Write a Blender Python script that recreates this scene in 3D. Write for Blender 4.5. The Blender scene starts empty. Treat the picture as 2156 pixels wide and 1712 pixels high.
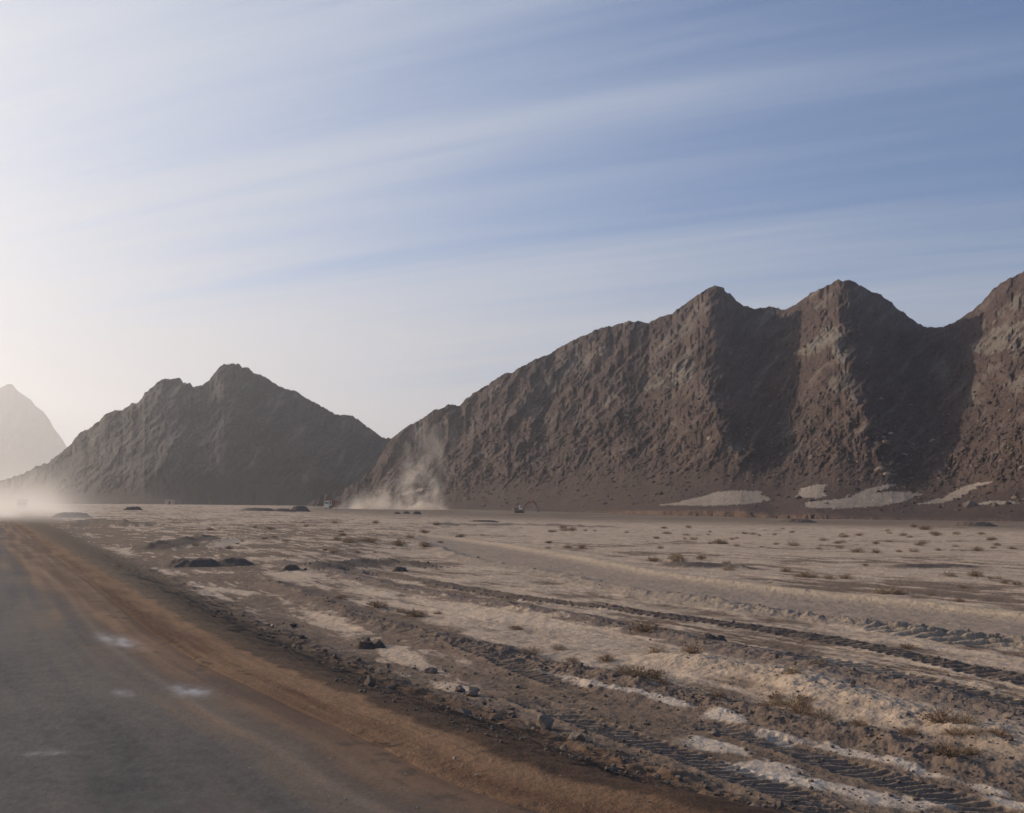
import bpy, math, random
import numpy as np
from mathutils import Vector
random.seed(7); rng = np.random.default_rng(7)
scene = bpy.context.scene
COL = scene.collection
R = math.radians

# ------------------------------------------------------------------ camera
W, H, F = 2156.0, 1712.0, 2312.0          # layout units of the survey grid
CAMZ = 2.6
PITCH = math.atan((1056 - 856) / F)
cd = bpy.data.cameras.new('camera'); cam = bpy.data.objects.new('camera', cd); COL.objects.link(cam)
cd.sensor_fit = 'HORIZONTAL'; cd.sensor_width = 36; cd.lens = 36 * F / W
cd.clip_start = 0.1; cd.clip_end = 20000
cam.location = (0, 0, CAMZ); cam.rotation_euler = (R(90) + PITCH, 0, 0)
scene.camera = cam

# ------------------------------------------------------------------ light
SUN_AZ, SUN_EL = -62.0, 21.0
SUNV = Vector((math.sin(R(SUN_AZ)) * math.cos(R(SUN_EL)), math.cos(R(SUN_AZ)) * math.cos(R(SUN_EL)), math.sin(R(SUN_EL))))
sd = bpy.data.lights.new('sun', 'SUN'); sd.energy = 3.0; sd.angle = R(0.6); sd.color = (1.0, 0.85, 0.69)
so = bpy.data.objects.new('sun', sd); COL.objects.link(so)
so.rotation_euler = SUNV.to_track_quat('Z', 'Y').to_euler()
scene.cycles.volume_bounces = 2
vs = scene.view_settings
vs.view_transform = 'Standard'; vs.look = 'None'; vs.gamma = 1; vs.exposure = 0.5; vs.use_curve_mapping = False

class NT:
    def __init__(s, tree): s.t = tree; s.t.nodes.clear()
    def n(s, kind, **kw):
        nd = s.t.nodes.new(kind)
        for k, v in kw.items():
            if k == 'inp':
                for a, b in v.items():
                    if hasattr(b, 'is_output'): s.t.links.new(b, nd.inputs[a])
                    else: nd.inputs[a].default_value = b
            else: setattr(nd, k, v)
        return nd
    def math(s, op, a, b=0.0, c=None, clamp=False):
        d = {0: a, 1: b}
        if c is not None: d[2] = c
        return s.n('ShaderNodeMath', operation=op, use_clamp=clamp, inp=d).outputs[0]
    def mix(s, f, a, b, blend='MIX'):
        nd = s.n('ShaderNodeMix', data_type='RGBA', blend_type=blend)
        for i, v in ((0, f), (6, a), (7, b)):
            if hasattr(v, 'is_output'): s.t.links.new(v, nd.inputs[i])
            else: nd.inputs[i].default_value = v if i == 0 else (tuple(v) + (1,))[:4]
        return nd.outputs[2]
    def remap(s, v, a, b, c=0.0, d=1.0, smooth=True):
        return s.n('ShaderNodeMapRange', interpolation_type='SMOOTHSTEP' if smooth else 'LINEAR', clamp=True,
                   inp={0: v, 1: a, 2: b, 3: c, 4: d}).outputs[0]
    def noise(s, vec, scale, detail=4, rough=.55, dist=0.0):
        return s.n('ShaderNodeTexNoise', inp={'Vector': vec, 'Scale': scale, 'Detail': detail, 'Roughness': rough, 'Distortion': dist}).outputs[0]

world = bpy.data.worlds.new('World'); scene.world = world; world.use_nodes = True
T = NT(world.node_tree)
sky = T.n('ShaderNodeTexSky', sky_type='NISHITA', sun_disc=False, sun_elevation=R(SUN_EL), sun_rotation=R(SUN_AZ),
          air_density=1.0, dust_density=1.2, ozone_density=1.6, altitude=900)
tc = T.n('ShaderNodeTexCoord')
dirv = T.n('ShaderNodeVectorMath', operation='NORMALIZE', inp={0: tc.outputs['Generated']}).outputs[0]
sp = T.n('ShaderNodeSeparateXYZ', inp={0: dirv})
den = T.math('ADD', T.math('MAXIMUM', sp.outputs[2], 0.0), 0.10)
u = T.math('DIVIDE', sp.outputs[0], den); v = T.math('DIVIDE', sp.outputs[1], den)
BA = R(-67)   # bearing of the cirrus bands
along = T.math('ADD', T.math('MULTIPLY', u, math.sin(BA)), T.math('MULTIPLY', v, math.cos(BA)))
acr = T.math('SUBTRACT', T.math('MULTIPLY', u, math.cos(BA)), T.math('MULTIPLY', v, math.sin(BA)))
pv = T.n('ShaderNodeCombineXYZ', inp={0: T.math('MULTIPLY', along, .16), 1: acr, 2: 0.0}).outputs[0]
pv2 = T.n('ShaderNodeCombineXYZ', inp={0: T.math('MULTIPLY', along, .10), 1: acr, 2: 3.7}).outputs[0]
n1 = T.noise(pv, 0.85, 4, .5, .25)
n2 = T.noise(pv2, 2.6, 5, .55, .3)
pv3 = T.n('ShaderNodeCombineXYZ', inp={0: T.math('MULTIPLY', along, .07), 1: acr, 2: 9.1}).outputs[0]
n3 = T.noise(pv3, 8.0, 5, .6, .5)
cl = T.math('ADD', T.math('ADD', T.math('MULTIPLY', n1, .48), T.math('MULTIPLY', n2, .32)), T.math('MULTIPLY', n3, .20))
sundot = T.n('ShaderNodeVectorMath', operation='DOT_PRODUCT', inp={0: dirv, 1: tuple(SUNV)}).outputs['Value']
near = T.math('POWER', T.math('MAXIMUM', sundot, 0.0), 3.0)
low = T.math('POWER', T.math('SUBTRACT', 1.0, T.math('MAXIMUM', sp.outputs[2], 0.0)), 5.0)
clm = T.remap(T.math('ADD', T.math('ADD', T.math('ADD', cl, T.math('MULTIPLY', near, .25)), T.math('MULTIPLY', low, .47)), T.math('MULTIPLY', T.math('SUBTRACT', sundot, .45), .17)), .45, .90, 0.0, .95)
ccol = T.mix(T.math('POWER', T.math('MAXIMUM', sundot, 0.0), 4.0), T.mix(low, (4.7, 5.2, 6.0), (6.5, 6.25, 6.1)), (5.4, 5.65, 6.15))
skyc = T.mix(clm, T.mix(1.0, sky.outputs[0], (.54, .76, 1.02), 'MULTIPLY'), ccol)
bg = T.n('ShaderNodeBackground', inp={0: skyc, 1: 0.085})
T.n('ShaderNodeOutputWorld', inp={0: bg.outputs[0]})

# ------------------------------------------------------------------ helpers
def tag(o, label=None, cat=None, group=None, kind=None):
    if label: o['label'] = label
    if cat: o['category'] = cat
    if group: o['group'] = group
    if kind: o['kind'] = kind
    return o

_g = rng.permutation(256).astype(np.int64); PERM = np.concatenate([_g, _g, _g]).astype(np.int32)
GR = rng.normal(size=(256, 3)); GR /= np.linalg.norm(GR, axis=1)[:, None]
GR2 = np.stack([np.cos(np.arange(256) * 2.399), np.sin(np.arange(256) * 2.399)], 1).astype(np.float32)
GX, GY = GR2[:, 0].copy(), GR2[:, 1].copy()
def noise3(x, y, z=0.0):
    """gradient noise; z only picks another sheet of it"""
    x = np.asarray(x, np.float64) + 37.73 * z; y = np.asarray(y, np.float64) + 19.31 * z
    x, y = np.broadcast_arrays(x, y)
    xf = np.floor(x); yf = np.floor(y)
    fx = (x - xf).astype(np.float32); fy = (y - yf).astype(np.float32)
    xi = xf.astype(np.int32) & 255; yi = yf.astype(np.int32) & 255
    ux = fx * fx * fx * (fx * (fx * 6 - 15) + 10); uy = fy * fy * fy * (fy * (fy * 6 - 15) + 10)
    p0 = PERM[xi]; p1 = PERM[xi + 1]
    def g(p, b, ax, ay):
        h = PERM[p + yi + b]; return GX[h] * ax + GY[h] * ay
    a0 = g(p0, 0, fx, fy); a1 = g(p1, 0, fx - 1, fy); b0 = g(p0, 1, fx, fy - 1); b1 = g(p1, 1, fx - 1, fy - 1)
    a = a0 + ux * (a1 - a0); b = b0 + ux * (b1 - b0)
    return (a + uy * (b - a)) * 1.45
def fbm(x, y, z=0.0, o=4, g=.5, l=2.03):
    s = 0; a = 1; t = 0
    for i in range(o):
        s = s + a * noise3(x * l**i, y * l**i, z + 17.3 * i); t += a; a *= g
    return s / t
def ridged(x, y, z=0.0, o=4, g=.5):
    s = 0; a = 1; t = 0
    for i in range(o):
        s = s + a * (1 - 2.2 * np.abs(noise3(x * 2.07**i, y * 2.07**i, z + 31.7 * i))); t += a; a *= g
    return s / t
def sst(x, a, b):
    t = np.clip((x - a) / (b - a), 0, 1); return t * t * (3 - 2 * t)
def itp(x, pts):
    p = np.array(pts, float); return np.interp(x, p[:, 0], p[:, 1])

cp, sn = math.cos(PITCH), math.sin(PITCH)
def ray(px, py):
    """direction of a sight line, scaled to unit horizontal length"""
    a = (np.asarray(px, float) - W / 2) / F; b = -(np.asarray(py, float) - H / 2) / F
    dx = a; dy = cp - b * sn; dz = sn + b * cp
    k = np.hypot(dx, dy); return dx / k, dy / k, dz / k
def project(x, y, z):
    z = z - CAMZ
    yy = y * cp + z * sn; zz = -y * sn + z * cp
    return W / 2 + F * x / yy, H / 2 - F * zz / yy

TARGET = [(-3000, 1.0), (300, 1.0), (700, -.25), (1100, -1.5), (1700, -2.3), (6000, -2.3)]
def plain(x, y):
    d = np.hypot(x, y); az = np.arctan2(x, np.maximum(y, .01))
    px = W / 2 + F * np.tan(np.clip(az, -1.1, 1.1))
    tgt = itp(px, TARGET)
    near = -0.9 + .45 * sst(d, 25, 80) * sst(-x, 4, 14)
    t = sst(d, 60, 340)
    return near * (1 - t) + tgt * t
def at(px, py, z=None):
    rx, ry, rz = ray(px, py)
    d = np.full(np.shape(px), 30.0)
    for i in range(60):
        zz = plain(rx * d, ry * d) if z is None else z
        dn = (zz - CAMZ) / np.minimum(rz, -1e-4)
        d = d * .5 + np.clip(dn, 1, 2500) * .5
    return rx * d, ry * d
def wpoly(pts, z=None, n=60):
    p = np.array(pts, float); x, y = at(p[:, 0], p[:, 1], z)
    s = np.linspace(0, len(p) - 1, n); i = np.arange(len(p))
    # Catmull-Rom
    def cr(a):
        k = np.clip(np.floor(s).astype(int), 0, len(p) - 2); t = s - k
        g = lambda j: a[np.clip(j, 0, len(p) - 1)]
        p0, p1, p2, p3 = g(k - 1), g(k), g(k + 1), g(k + 2)
        return .5 * ((2 * p1) + (-p0 + p2) * t + (2 * p0 - 5 * p1 + 4 * p2 - p3) * t**2 + (-p0 + 3 * p1 - 3 * p2 + p3) * t**3)
    return np.stack([cr(x), cr(y)], 1)
def sdist(x, y, poly, maxd=1e9):
    """signed distance (right of travel positive) and arc length"""
    sh = x.shape; x = x.ravel(); y = y.ravel()
    best = np.full(x.shape, 1e9); sg = np.ones_like(best); ar = np.zeros_like(best); L = 0.0
    for (x0, y0), (x1, y1) in zip(poly[:-1], poly[1:]):
        dx, dy = x1 - x0, y1 - y0; l = math.hypot(dx, dy)
        if l < 1e-6: continue
        dx /= l; dy /= l
        if maxd < 1e8:
            m = (x > min(x0, x1) - maxd) & (x < max(x0, x1) + maxd) & (y > min(y0, y1) - maxd) & (y < max(y0, y1) + maxd)
            idx = np.nonzero(m)[0]
        else: idx = slice(None)
        xx = x[idx]; yy = y[idx]
        t = np.clip((xx - x0) * dx + (yy - y0) * dy, 0, l)
        d = np.hypot(xx - x0 - t * dx, yy - y0 - t * dy)
        b = best[idx]; m2 = d < b
        b[m2] = d[m2]; best[idx] = b
        q = sg[idx]; c = (xx - x0) * dy - (yy - y0) * dx; q[m2] = np.where(c[m2] >= 0, 1, -1); sg[idx] = q
        q = ar[idx]; q[m2] = L + t[m2]; ar[idx] = q
        L += l
    return (best * sg).reshape(sh), ar.reshape(sh), L

def mesh_from(name, co, faces, mat=None, smooth=True, col=None, parent=None):
    me = bpy.data.meshes.new(name)
    co = np.asarray(co, np.float32); faces = np.asarray(faces, np.int32)
    me.vertices.add(len(co)); me.vertices.foreach_set('co', co.ravel())
    k = faces.shape[1]
    me.loops.add(faces.size); me.loops.foreach_set('vertex_index', faces.ravel())
    me.polygons.add(len(faces)); me.polygons.foreach_set('loop_start', np.arange(0, faces.size, k, dtype=np.int32))
    me.polygons.foreach_set('loop_total', np.full(len(faces), k, np.int32))
    me.polygons.foreach_set('use_smooth', np.full(len(faces), smooth))
    me.update(calc_edges=True)
    if col is not None:
        a = me.attributes.new('albedo', 'FLOAT_COLOR', 'POINT')
        c4 = np.ones((len(co), 4), np.float32); c4[:, :3] = col; a.data.foreach_set('color', c4.ravel())
    if mat: me.materials.append(mat)
    o = bpy.data.objects.new(name, me); COL.objects.link(o)
    if parent: o.parent = parent
    return o
def grid_obj(name, X, Y, Z, mat, col=None, smooth=True):
    nr, nc = X.shape
    co = np.stack([X, Y, Z], -1).reshape(-1, 3)
    i = np.arange(nr * nc).reshape(nr, nc)
    f = np.stack([i[:-1, :-1], i[:-1, 1:], i[1:, 1:], i[1:, :-1]], -1).reshape(-1, 4)
    return mesh_from(name, co, f, mat, smooth, None if col is None else col.reshape(-1, 3))

def lerp(a, b, t):
    t = np.asarray(t)[..., None]; return np.asarray(a) * (1 - t) + np.asarray(b) * t

# ------------------------------------------------------------------ materials
def soil_material(name, grain=40.0, gstr=.5, bump=.03, rough=.95, big=2.0, vor=0.0):
    m = bpy.data.materials.new(name); m.use_nodes = True; T = NT(m.node_tree)
    at_ = T.n('ShaderNodeAttribute', attribute_name='albedo').outputs['Color']
    pos = T.n('ShaderNodeNewGeometry').outputs['Position']
    a = T.noise(pos, grain, 3, .7); b = T.noise(pos, big, 5, .6); c = T.noise(pos, grain * .22, 4, .65)
    k = T.math('ADD', T.math('ADD', T.math('MULTIPLY', a, gstr * .9), T.math('MULTIPLY', b, gstr * .8)), T.math('MULTIPLY', c, gstr * 1.0))
    k = T.math('ADD', k, 1 - gstr * 1.35)
    kk = T.n('ShaderNodeCombineXYZ', inp={0: k, 1: k, 2: k}).outputs[0]
    colr = T.mix(1.0, at_, kk, 'MULTIPLY')
    hgt = T.math('ADD', T.math('MULTIPLY', a, .35), c)
    bp = T.n('ShaderNodeBump', inp={'Strength': .9, 'Distance': bump, 'Height': hgt})
    bs = T.n('ShaderNodeBsdfPrincipled', inp={'Base Color': colr, 'Roughness': rough, 'Normal': bp.outputs[0], 'Specular IOR Level': .15})
    T.n('ShaderNodeOutputMaterial', inp={0: bs.outputs[0]})
    return m
def plain_material(name, col, rough=.6, metal=0.0, var=.25, scale=3.0, spec=.4):
    m = bpy.data.materials.new(name); m.use_nodes = True; T = NT(m.node_tree)
    pos = T.n('ShaderNodeTexCoord').outputs['Object']
    nz = T.noise(pos, scale, 5, .65)
    k = T.math('ADD', T.math('MULTIPLY', nz, var * 2), 1 - var)
    kk = T.n('ShaderNodeCombineXYZ', inp={0: k, 1: k, 2: k}).outputs[0]
    bs = T.n('ShaderNodeBsdfPrincipled', inp={'Base Color': T.mix(1.0, col, kk, 'MULTIPLY'), 'Roughness': rough, 'Metallic': metal, 'Specular IOR Level': spec})
    T.n('ShaderNodeOutputMaterial', inp={0: bs.outputs[0]})
    return m
M_ground = soil_material('desert_soil', 26, .55, .05, .97, 1.1)
M_road = soil_material('dusty_asphalt', 55, .6, .012, .8, 1.6)
M_rock = soil_material('mountain_rock', .9, .55, .9, .95, .05)
M_boulder = plain_material('boulder_stone', (.20, .15, .11), .95, var=.3, scale=6)
M_clod = plain_material('soil_clods', (.15, .112, .082), 1, var=.35, scale=2)

# ------------------------------------------------------------------ roadside line (edge of the shoulder)
EDGE_PX = [(20, 1088), (50, 1102), (100, 1132), (200, 1192), (300, 1248), (400, 1312), (480, 1352), (560, 1392), (680, 1436), (800, 1486), (900, 1520),
           (1000, 1560), (1080, 1598), (1200, 1640), (1320, 1668), (1500, 1712)]
e = np.array(EDGE_PX, float); ex, ey = at(e[:, 0], e[:, 1], 0.0)
t0 = np.array([ex[0] - ex[2], ey[0] - ey[2]]); t0 /= np.linalg.norm(t0)
far = [(ex[0] + t0[0] * k, ey[0] + t0[1] * k) for k in (700, 400, 200, 100, 50)]
near_ = [(3.4, 6.9), (6.2, 3.6), (10.5, -1.5), (16, -8)]
raw = np.array(far + list(zip(ex, ey)) + near_)
def resample(p, it=2):
    for _ in range(it):
        q = [p[0]]
        for a, b in zip(p[:-1], p[1:]): q += [a * .75 + b * .25, a * .25 + b * .75]
        q.append(p[-1]); p = np.array(q)
    return p
EDGE = resample(raw)[::-1]          # travel from near to far: right side positive = plain side

def edge_q(x, y):
    q, s, L = sdist(x, y, EDGE)
    return q, s

C_SAND = np.array((.43, .335, .25)); C_WHITE = np.array((.50, .435, .37)); C_DIRT = np.array((.15, .108, .077))
C_GRAV = np.array((.19, .148, .118)); C_SHOULD = np.array((.100, .052, .028)); C_TAN = np.array((.205, .124, .072))
C_DARK = np.array((.050, .029, .018)); C_ASPH = np.array((.082, .079, .077)); C_LANE = np.array((.27, .215, .17))

def road_albedo(x, y, q, s):
    """asphalt with dust blown over it; q<0 is distance in from the shoulder edge"""
    st = fbm(s * .06, q * 2.2, 3.1, 4)               # streaks along the road
    st2 = fbm(s * .25, q * 6.0, 9.1, 3)
    bl = fbm(s * .22, q * .7, 5.5, 4)
    c = C_ASPH * (1.05 + .3 * st[..., None] + .45 * bl[..., None] + .5 * fbm(x * 5, y * 5, 78., 3, .7)[..., None])
    c = lerp(c, (.135, .105, .078), np.clip(.42 + .9 * st + .6 * bl, 0, 1) * sst(q, -7.5, -1.5) * .9)
    far_ = sst(s, 22, 70)
    edge = -1.35 - .5 * far_ * 3
    k = sst(q + .7 * st + .5 * bl + .4 * st2, edge - 1.1, edge + .6)
    br = lerp(C_SHOULD, C_TAN, np.clip(.35 + 1.6 * st + 1.0 * bl, 0, 1))
    crumb = fbm(x * 2.2, y * 2.2, 77., 4, .65); br = lerp(br, (.055, .034, .022), sst(crumb + .5 * bl, .22, .38) * .75 * sst(q, -2.2, -1.2))
    c = lerp(c, br, k)
    k2 = sst(q + .3 * bl, -.75, -.35) ; c = lerp(c, C_TAN * .95, k2 * np.clip(.75 + bl, 0, 1))
    # thin pale swept line and window-glass reflections painted into the asphalt as pale smears
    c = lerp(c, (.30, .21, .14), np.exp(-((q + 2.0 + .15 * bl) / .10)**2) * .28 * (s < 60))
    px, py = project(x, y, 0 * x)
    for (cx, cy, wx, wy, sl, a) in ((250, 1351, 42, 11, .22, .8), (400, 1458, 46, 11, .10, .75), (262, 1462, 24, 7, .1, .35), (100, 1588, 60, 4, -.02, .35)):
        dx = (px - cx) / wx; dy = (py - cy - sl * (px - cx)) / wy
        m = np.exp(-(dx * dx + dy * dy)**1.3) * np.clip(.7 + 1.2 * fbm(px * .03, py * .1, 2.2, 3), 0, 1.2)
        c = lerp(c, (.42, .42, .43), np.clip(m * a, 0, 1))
    return c

# ------------------------------------------------------------------ ground sheet
B1 = [(560, 1222), (620, 1248), (689, 1275), (768, 1307), (867, 1333), (966, 1364), (1085, 1392), (1164, 1414), (1283, 1438), (1440, 1474), (1536, 1492), (1694, 1537), (1853, 1568), (1972, 1604), (2155, 1660), (2320, 1705)]
B2 = [(560, 1180), (689, 1203), (808, 1231), (943, 1259), (1046, 1273), (1164, 1295), (1283, 1318), (1377, 1335), (1496, 1358), (1655, 1394), (1773, 1420), (1932, 1458), (2155, 1512), (2350, 1562)]
B3 = [(700, 1196), (887, 1223), (1046, 1251), (1164, 1267), (1283, 1281), (1377, 1295), (1575, 1320), (1773, 1352), (1892, 1376), (2011, 1403), (2155, 1434), (2350, 1478)]
B4 = [(880, 1142), (927, 1158), (1006, 1184), (1125, 1203), (1243, 1227), (1342, 1247), (1476, 1268), (1655, 1295), (1773, 1311), (1892, 1326), (2011, 1342), (2155, 1358), (2350, 1385)]
LANE_TOP = [(780, 1118), (911, 1128), (1046, 1146), (1164, 1166), (1283, 1188), (1377, 1207), (1536, 1229), (1694, 1249), (1892, 1269), (2155, 1300), (2350, 1325)]
T1 = [(1080, 1462), (1137, 1489), (1283, 1544), (1440, 1592), (1536, 1628), (1655, 1667), (1734, 1707), (1850, 1760)]
T2 = [(1440, 1510), (1496, 1529), (1615, 1564), (1734, 1600), (1853, 1636), (1972, 1667), (2090, 1707), (2200, 1745)]
T4 = [(1560, 1362), (1655, 1380), (1813, 1408), (1932, 1434), (2155, 1489), (2300, 1525)]
T5 = [(940, 1352), (986, 1370), (1144, 1428), (1220, 1455)]
TB = [(1800, 1318), (1860, 1322), (1930, 1334), (2010, 1345), (2155, 1368)]
EX = [(150, 1104), (200, 1102), (290, 1108)]
EX2 = [(300, 1160), (345, 1152), (400, 1143), (440, 1133)]
EX3 = [(440, 1160), (455, 1148), (490, 1138)]
BK0 = [(640, 1205), (700, 1195), (760, 1188), (850, 1190), (930, 1196)]
LD1 = [(1363, 1190), (1400, 1193), (1440, 1196), (1540, 1197), (1620, 1198)]
LD2 = [(1820, 1196), (1930, 1195), (2030, 1195), (2115, 1196)]
LD3 = [(880, 1103), (1000, 1107), (1100, 1106), (1300, 1112)]

def ground_surface(X, Y):
    Z = plain(X, Y); d = np.hypot(X, Y)
    q, s = edge_q(X, Y)
    px, py = project(X, Y, Z)
    big = fbm(X * .11, Y * .11, 1.0, 4); mid = fbm(X * .6, Y * .6, 2.0, 4); fine = fbm(X * 2.6, Y * 2.6, 4.0, 4, .6)
    nearf = 1 - sst(d, 40, 130); nf2 = 1 - sst(d, 25, 60)
    away = sst(q, 1.5, 4.5)
    Z = Z + away * (big * .07 + mid * .028 + (fine * .013) * nearf)
    # ------- colour zones
    wgt = itp(py, [(1050, .35), (1100, .35), (1180, .45), (1260, .55), (1400, .55), (1720, .55)])
    lx = X * math.cos(R(25)) + Y * math.sin(R(25)); ly = -X * math.sin(R(25)) + Y * math.cos(R(25))
    stk = fbm(lx * .9, ly * .17, 8.0, 5, .6)      # streaks along the tracks
    stk2 = fbm(lx * 3.2, ly * .5, 12.0, 4, .6)
    sandm = .66 + 1.1 * big + .5 * mid + .8 * stk
    sandm = sandm - .55 * (1 - sst(q, 3.5 + 2.5 * sst(s, 20, 45), 5.5 + 5 * sst(s, 20, 45)))
    # left area is darker, churned
    left = (1 - sst(px, 620, 980)) * sst(py, 1085, 1120)
    sandm = sandm - .42 * left + left * (1.5 * stk + .8 * stk2)
    # gravelly lane below B1
    yB1 = itp(px, B1); yB2 = itp(px, B2); yB3 = itp(px, B3); yB4 = itp(px, B4); yLT = itp(px, LANE_TOP)
    below1 = sst(py - yB1, -6, 16) * sst(px, 560, 700)
    sandm = sandm - below1 * (.55 + .5 * sst(px, 850, 1150)) + below1 * .5 * stk
    b12 = sst(py - yB2, 0, 12) * (1 - sst(py - yB1, -14, 0)); sandm = sandm + b12 * (.25 - .35 * sst(px, 1300, 1900) * sst(py - yB2, 60, 110))
    b23 = sst(py - yB3, 2, 8) * (1 - sst(py - yB2, -10, -2)); sandm = sandm + b23 * (-.15 + 1.1 * stk2)
    farz = 1 - sst(py, 1110, 1200); sandm = sandm + farz * (.35 + .5 * fbm(X * .02, Y * .05, 6.0, 4)) * sst(px, 500, 1300)
    sandk = sst(sandm + .25 * stk2, .22, .70)
    col = lerp(C_DIRT * 1.05, C_SAND, sandk)
    col = lerp(col, C_GRAV, np.clip(.5 + 1.5 * fbm(X * .5, Y * .5, 21., 3), 0, 1) * .35)
    stk3 = fbm(lx * 7, ly * 1.1, 14., 4, .65) * nearf
    col = col * np.clip(1 + .35 * fine * nearf + .25 * stk + .25 * stk2 + .35 * stk3, .35, 1.6)[..., None]
    # brownish cover at the very far edge of the plain
    fe = 1 - sst(py - itp(px, [(0, 1062), (700, 1072), (1100, 1086), (1700, 1098), (2156, 1108)]), 0, 17)
    col = lerp(col, np.array((.125, .093, .066)) * (1 + 1.2 * fbm(X * .03, Y * .2, 23., 4))[..., None], fe * .85 * sst(px, 560, 700))
    # graded lane
    lane = sst(py - yLT, 0, 5) * (1 - sst(py - yB4, -8, 0)) * sst(px, 820, 960)
    col = lerp(col, C_LANE * (1 + .25 * stk2 + .12 * mid)[..., None], lane * .9)
    Z = Z - lane * .05
    lt, sl, _ = sdist(X, Y, wpoly(LANE_TOP), 6)
    k = np.exp(-(lt / .9)**2); Z = Z + k * .12 * np.minimum(1, 1.2 + fine)
    col = lerp(col, (.44, .345, .245), k * .8)
    # ------- windrows
    def windrow(Z, col, pts, w, h, c, lump=.8, z0=0.0, maxd=4):
        dd, ss, L = sdist(X, Y, wpoly(pts), maxd)
        wob = .35 * w * noise3(ss * .5, 0 * ss, z0)
        rr = np.abs(dd + wob) / w
        prof = np.clip(1 - rr, 0, 1)**1.0
        n = .75 + lump * (fbm(X * 2.2, Y * 2.2, 30 + z0, 4, .6) * nf2 + .6 * fbm(X * .8, Y * .8, 31 + z0, 2) * (1 - nf2)) + .35 * noise3(ss * .35, 0 * ss, 5 + z0)
        end = sst(ss, 0, 2.5) * sst(L - ss, 0, 2.5)
        Z = Z + h * prof * np.clip(n, 0.05, 2) * end
        col = lerp(col, np.asarray(c) * (1 + .3 * fine)[..., None], sst(prof + .25 * fine, .02, .3) * end * .92)
        return Z, col
    Z, col = windrow(Z, col, B1, 1.0, .20, (.17, .125, .095), .7, 1)
    Z, col = windrow(Z, col, B2, .95, .17, (.165, .125, .10), .7, 2)
    Z, col = windrow(Z, col, B3, .55, .09, (.155, .12, .098), .6, 3)
    Z, col = windrow(Z, col, B4, 1.1, .22, (.28, .225, .175), 1.0, 4)
    Z, col = windrow(Z, col, BK0, 1.8, .35, (.11, .085, .068), .7, 6)
    Z, col = windrow(Z, col, EX, 2.6, .85, (.14, .105, .082), .6, 7, 9)
    Z, col = windrow(Z, col, EX2, 1.9, .5, (.12, .09, .07), .9, 8, 7)
    Z, col = windrow(Z, col, EX3, 1.4, .35, (.10, .08, .07), .6, 9, 7)
    Z, col = windrow(Z, col, LD1, .9, .40, (.095, .075, .065), .6, 10)
    Z, col = windrow(Z, col, LD2, .9, .30, (.095, .075, .065), .4, 11)
    Z, col = windrow(Z, col, LD3, 3.2, .45, (.15, .12, .10), .5, 12, 12)
    # sand rim on the near side of the big pale strip
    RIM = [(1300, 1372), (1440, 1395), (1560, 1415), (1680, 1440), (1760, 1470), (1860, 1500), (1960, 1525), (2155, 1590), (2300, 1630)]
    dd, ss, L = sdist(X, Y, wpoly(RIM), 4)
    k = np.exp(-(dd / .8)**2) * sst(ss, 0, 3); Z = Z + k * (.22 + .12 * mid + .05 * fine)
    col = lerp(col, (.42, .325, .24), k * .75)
    # ------- tread tracks
    def tread(Z, col, pts, w, per, dep, c, mixk=.55, off=0.0, seed=0):
        dd, ss, L = sdist(X, Y, wpoly(pts), 2.5)
        dd = dd - off
        m = 1 - sst(np.abs(dd), w * .78, w)
        m = m * np.clip(1.15 + 1.1 * fbm(X * .7, Y * .7, 55 + seed, 3), .2, 1) * sst(ss, 0, 1.5) * sst(L - ss, 0, 1.5)
        ph = (ss + dd * .45) / per
        bar = np.clip(np.sin(ph * 2 * math.pi) * 1.6, -1, 1)
        Z = Z + m * (bar * dep - dep * .7) + .025 * np.exp(-((np.abs(dd) - w) / (.22 * w))**2) * sst(ss, 0, 1.5)
        col = lerp(col, np.asarray(c), m * mixk)
        return Z, col
    for (pts, w, per, dep, c, mk, off, sd_) in ((T1, .32, .19, .05, (.20, .16, .13), .6, 0, 1), (T2, .32, .19, .05, (.21, .17, .14), .6, 0, 2),
                                                (B3, .40, .34, .085, (.14, .108, .088), .7, .12, 3), (T4, .40, .30, .075, (.17, .135, .11), .6, 0, 4),
                                                (T5, .36, .22, .05, (.17, .135, .11), .5, 0, 5), (TB, .9, .6, .10, (.26, .21, .16), .4, 0, 6)):
        Z, col = tread(Z, col, pts, w, per, dep, c, mk, off, sd_)
    # ------- pale crust patches
    jag = 1 + 1.25 * fbm(lx * 2.2, ly * .8, 40., 5, .65)
    def patch(Z, col, cx, cy, hw, hh, sl, a=1.0, c=C_WHITE):
        ddx = (px - cx) / hw; ddy = (py - cy - sl * (px - cx)) / hh
        m = (1 - sst(np.hypot(ddx, ddy) * jag + .35 * stk2, .55, 1.05)) * a
        return Z + .012 * m, lerp(col, c, np.clip(m, 0, 1))
    for p in ((1531, 1517, 52, 9, .22), (1510, 1574, 88, 14, .16), (1632, 1558, 42, 8, .30), (1600, 1618, 110, 20, .18), (1660, 1640, 95, 12, .2), (1815, 1668, 105, 17, .20),
              (1880, 1612, 175, 8, .26), (2120, 1690, 60, 9, .30), (1300, 1458, 160, 4.5, .19), (1425, 1484, 45, 7, .25), (1180, 1432, 70, 3, .22),
              (960, 1452, 70, 15, .20), (850, 1385, 80, 22, .30), (700, 1312, 90, 18, .36), (480, 1245, 90, 6, .10), (620, 1212, 80, 9, .05),
              (240, 1163, 55, 11, .12), (430, 1180, 60, 7, .1), (780, 1248, 70, 9, .15), (480, 1148, 45, 8, -.2), (1080, 1300, 260, 16, .16), (900, 1285, 120, 9, .16)):
        Z, col = patch(Z, col, *p, a=.8, c=lerp(C_SAND, C_WHITE, np.array(.75))[None] if p[0] > 1250 else C_SAND * 1.2)
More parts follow.
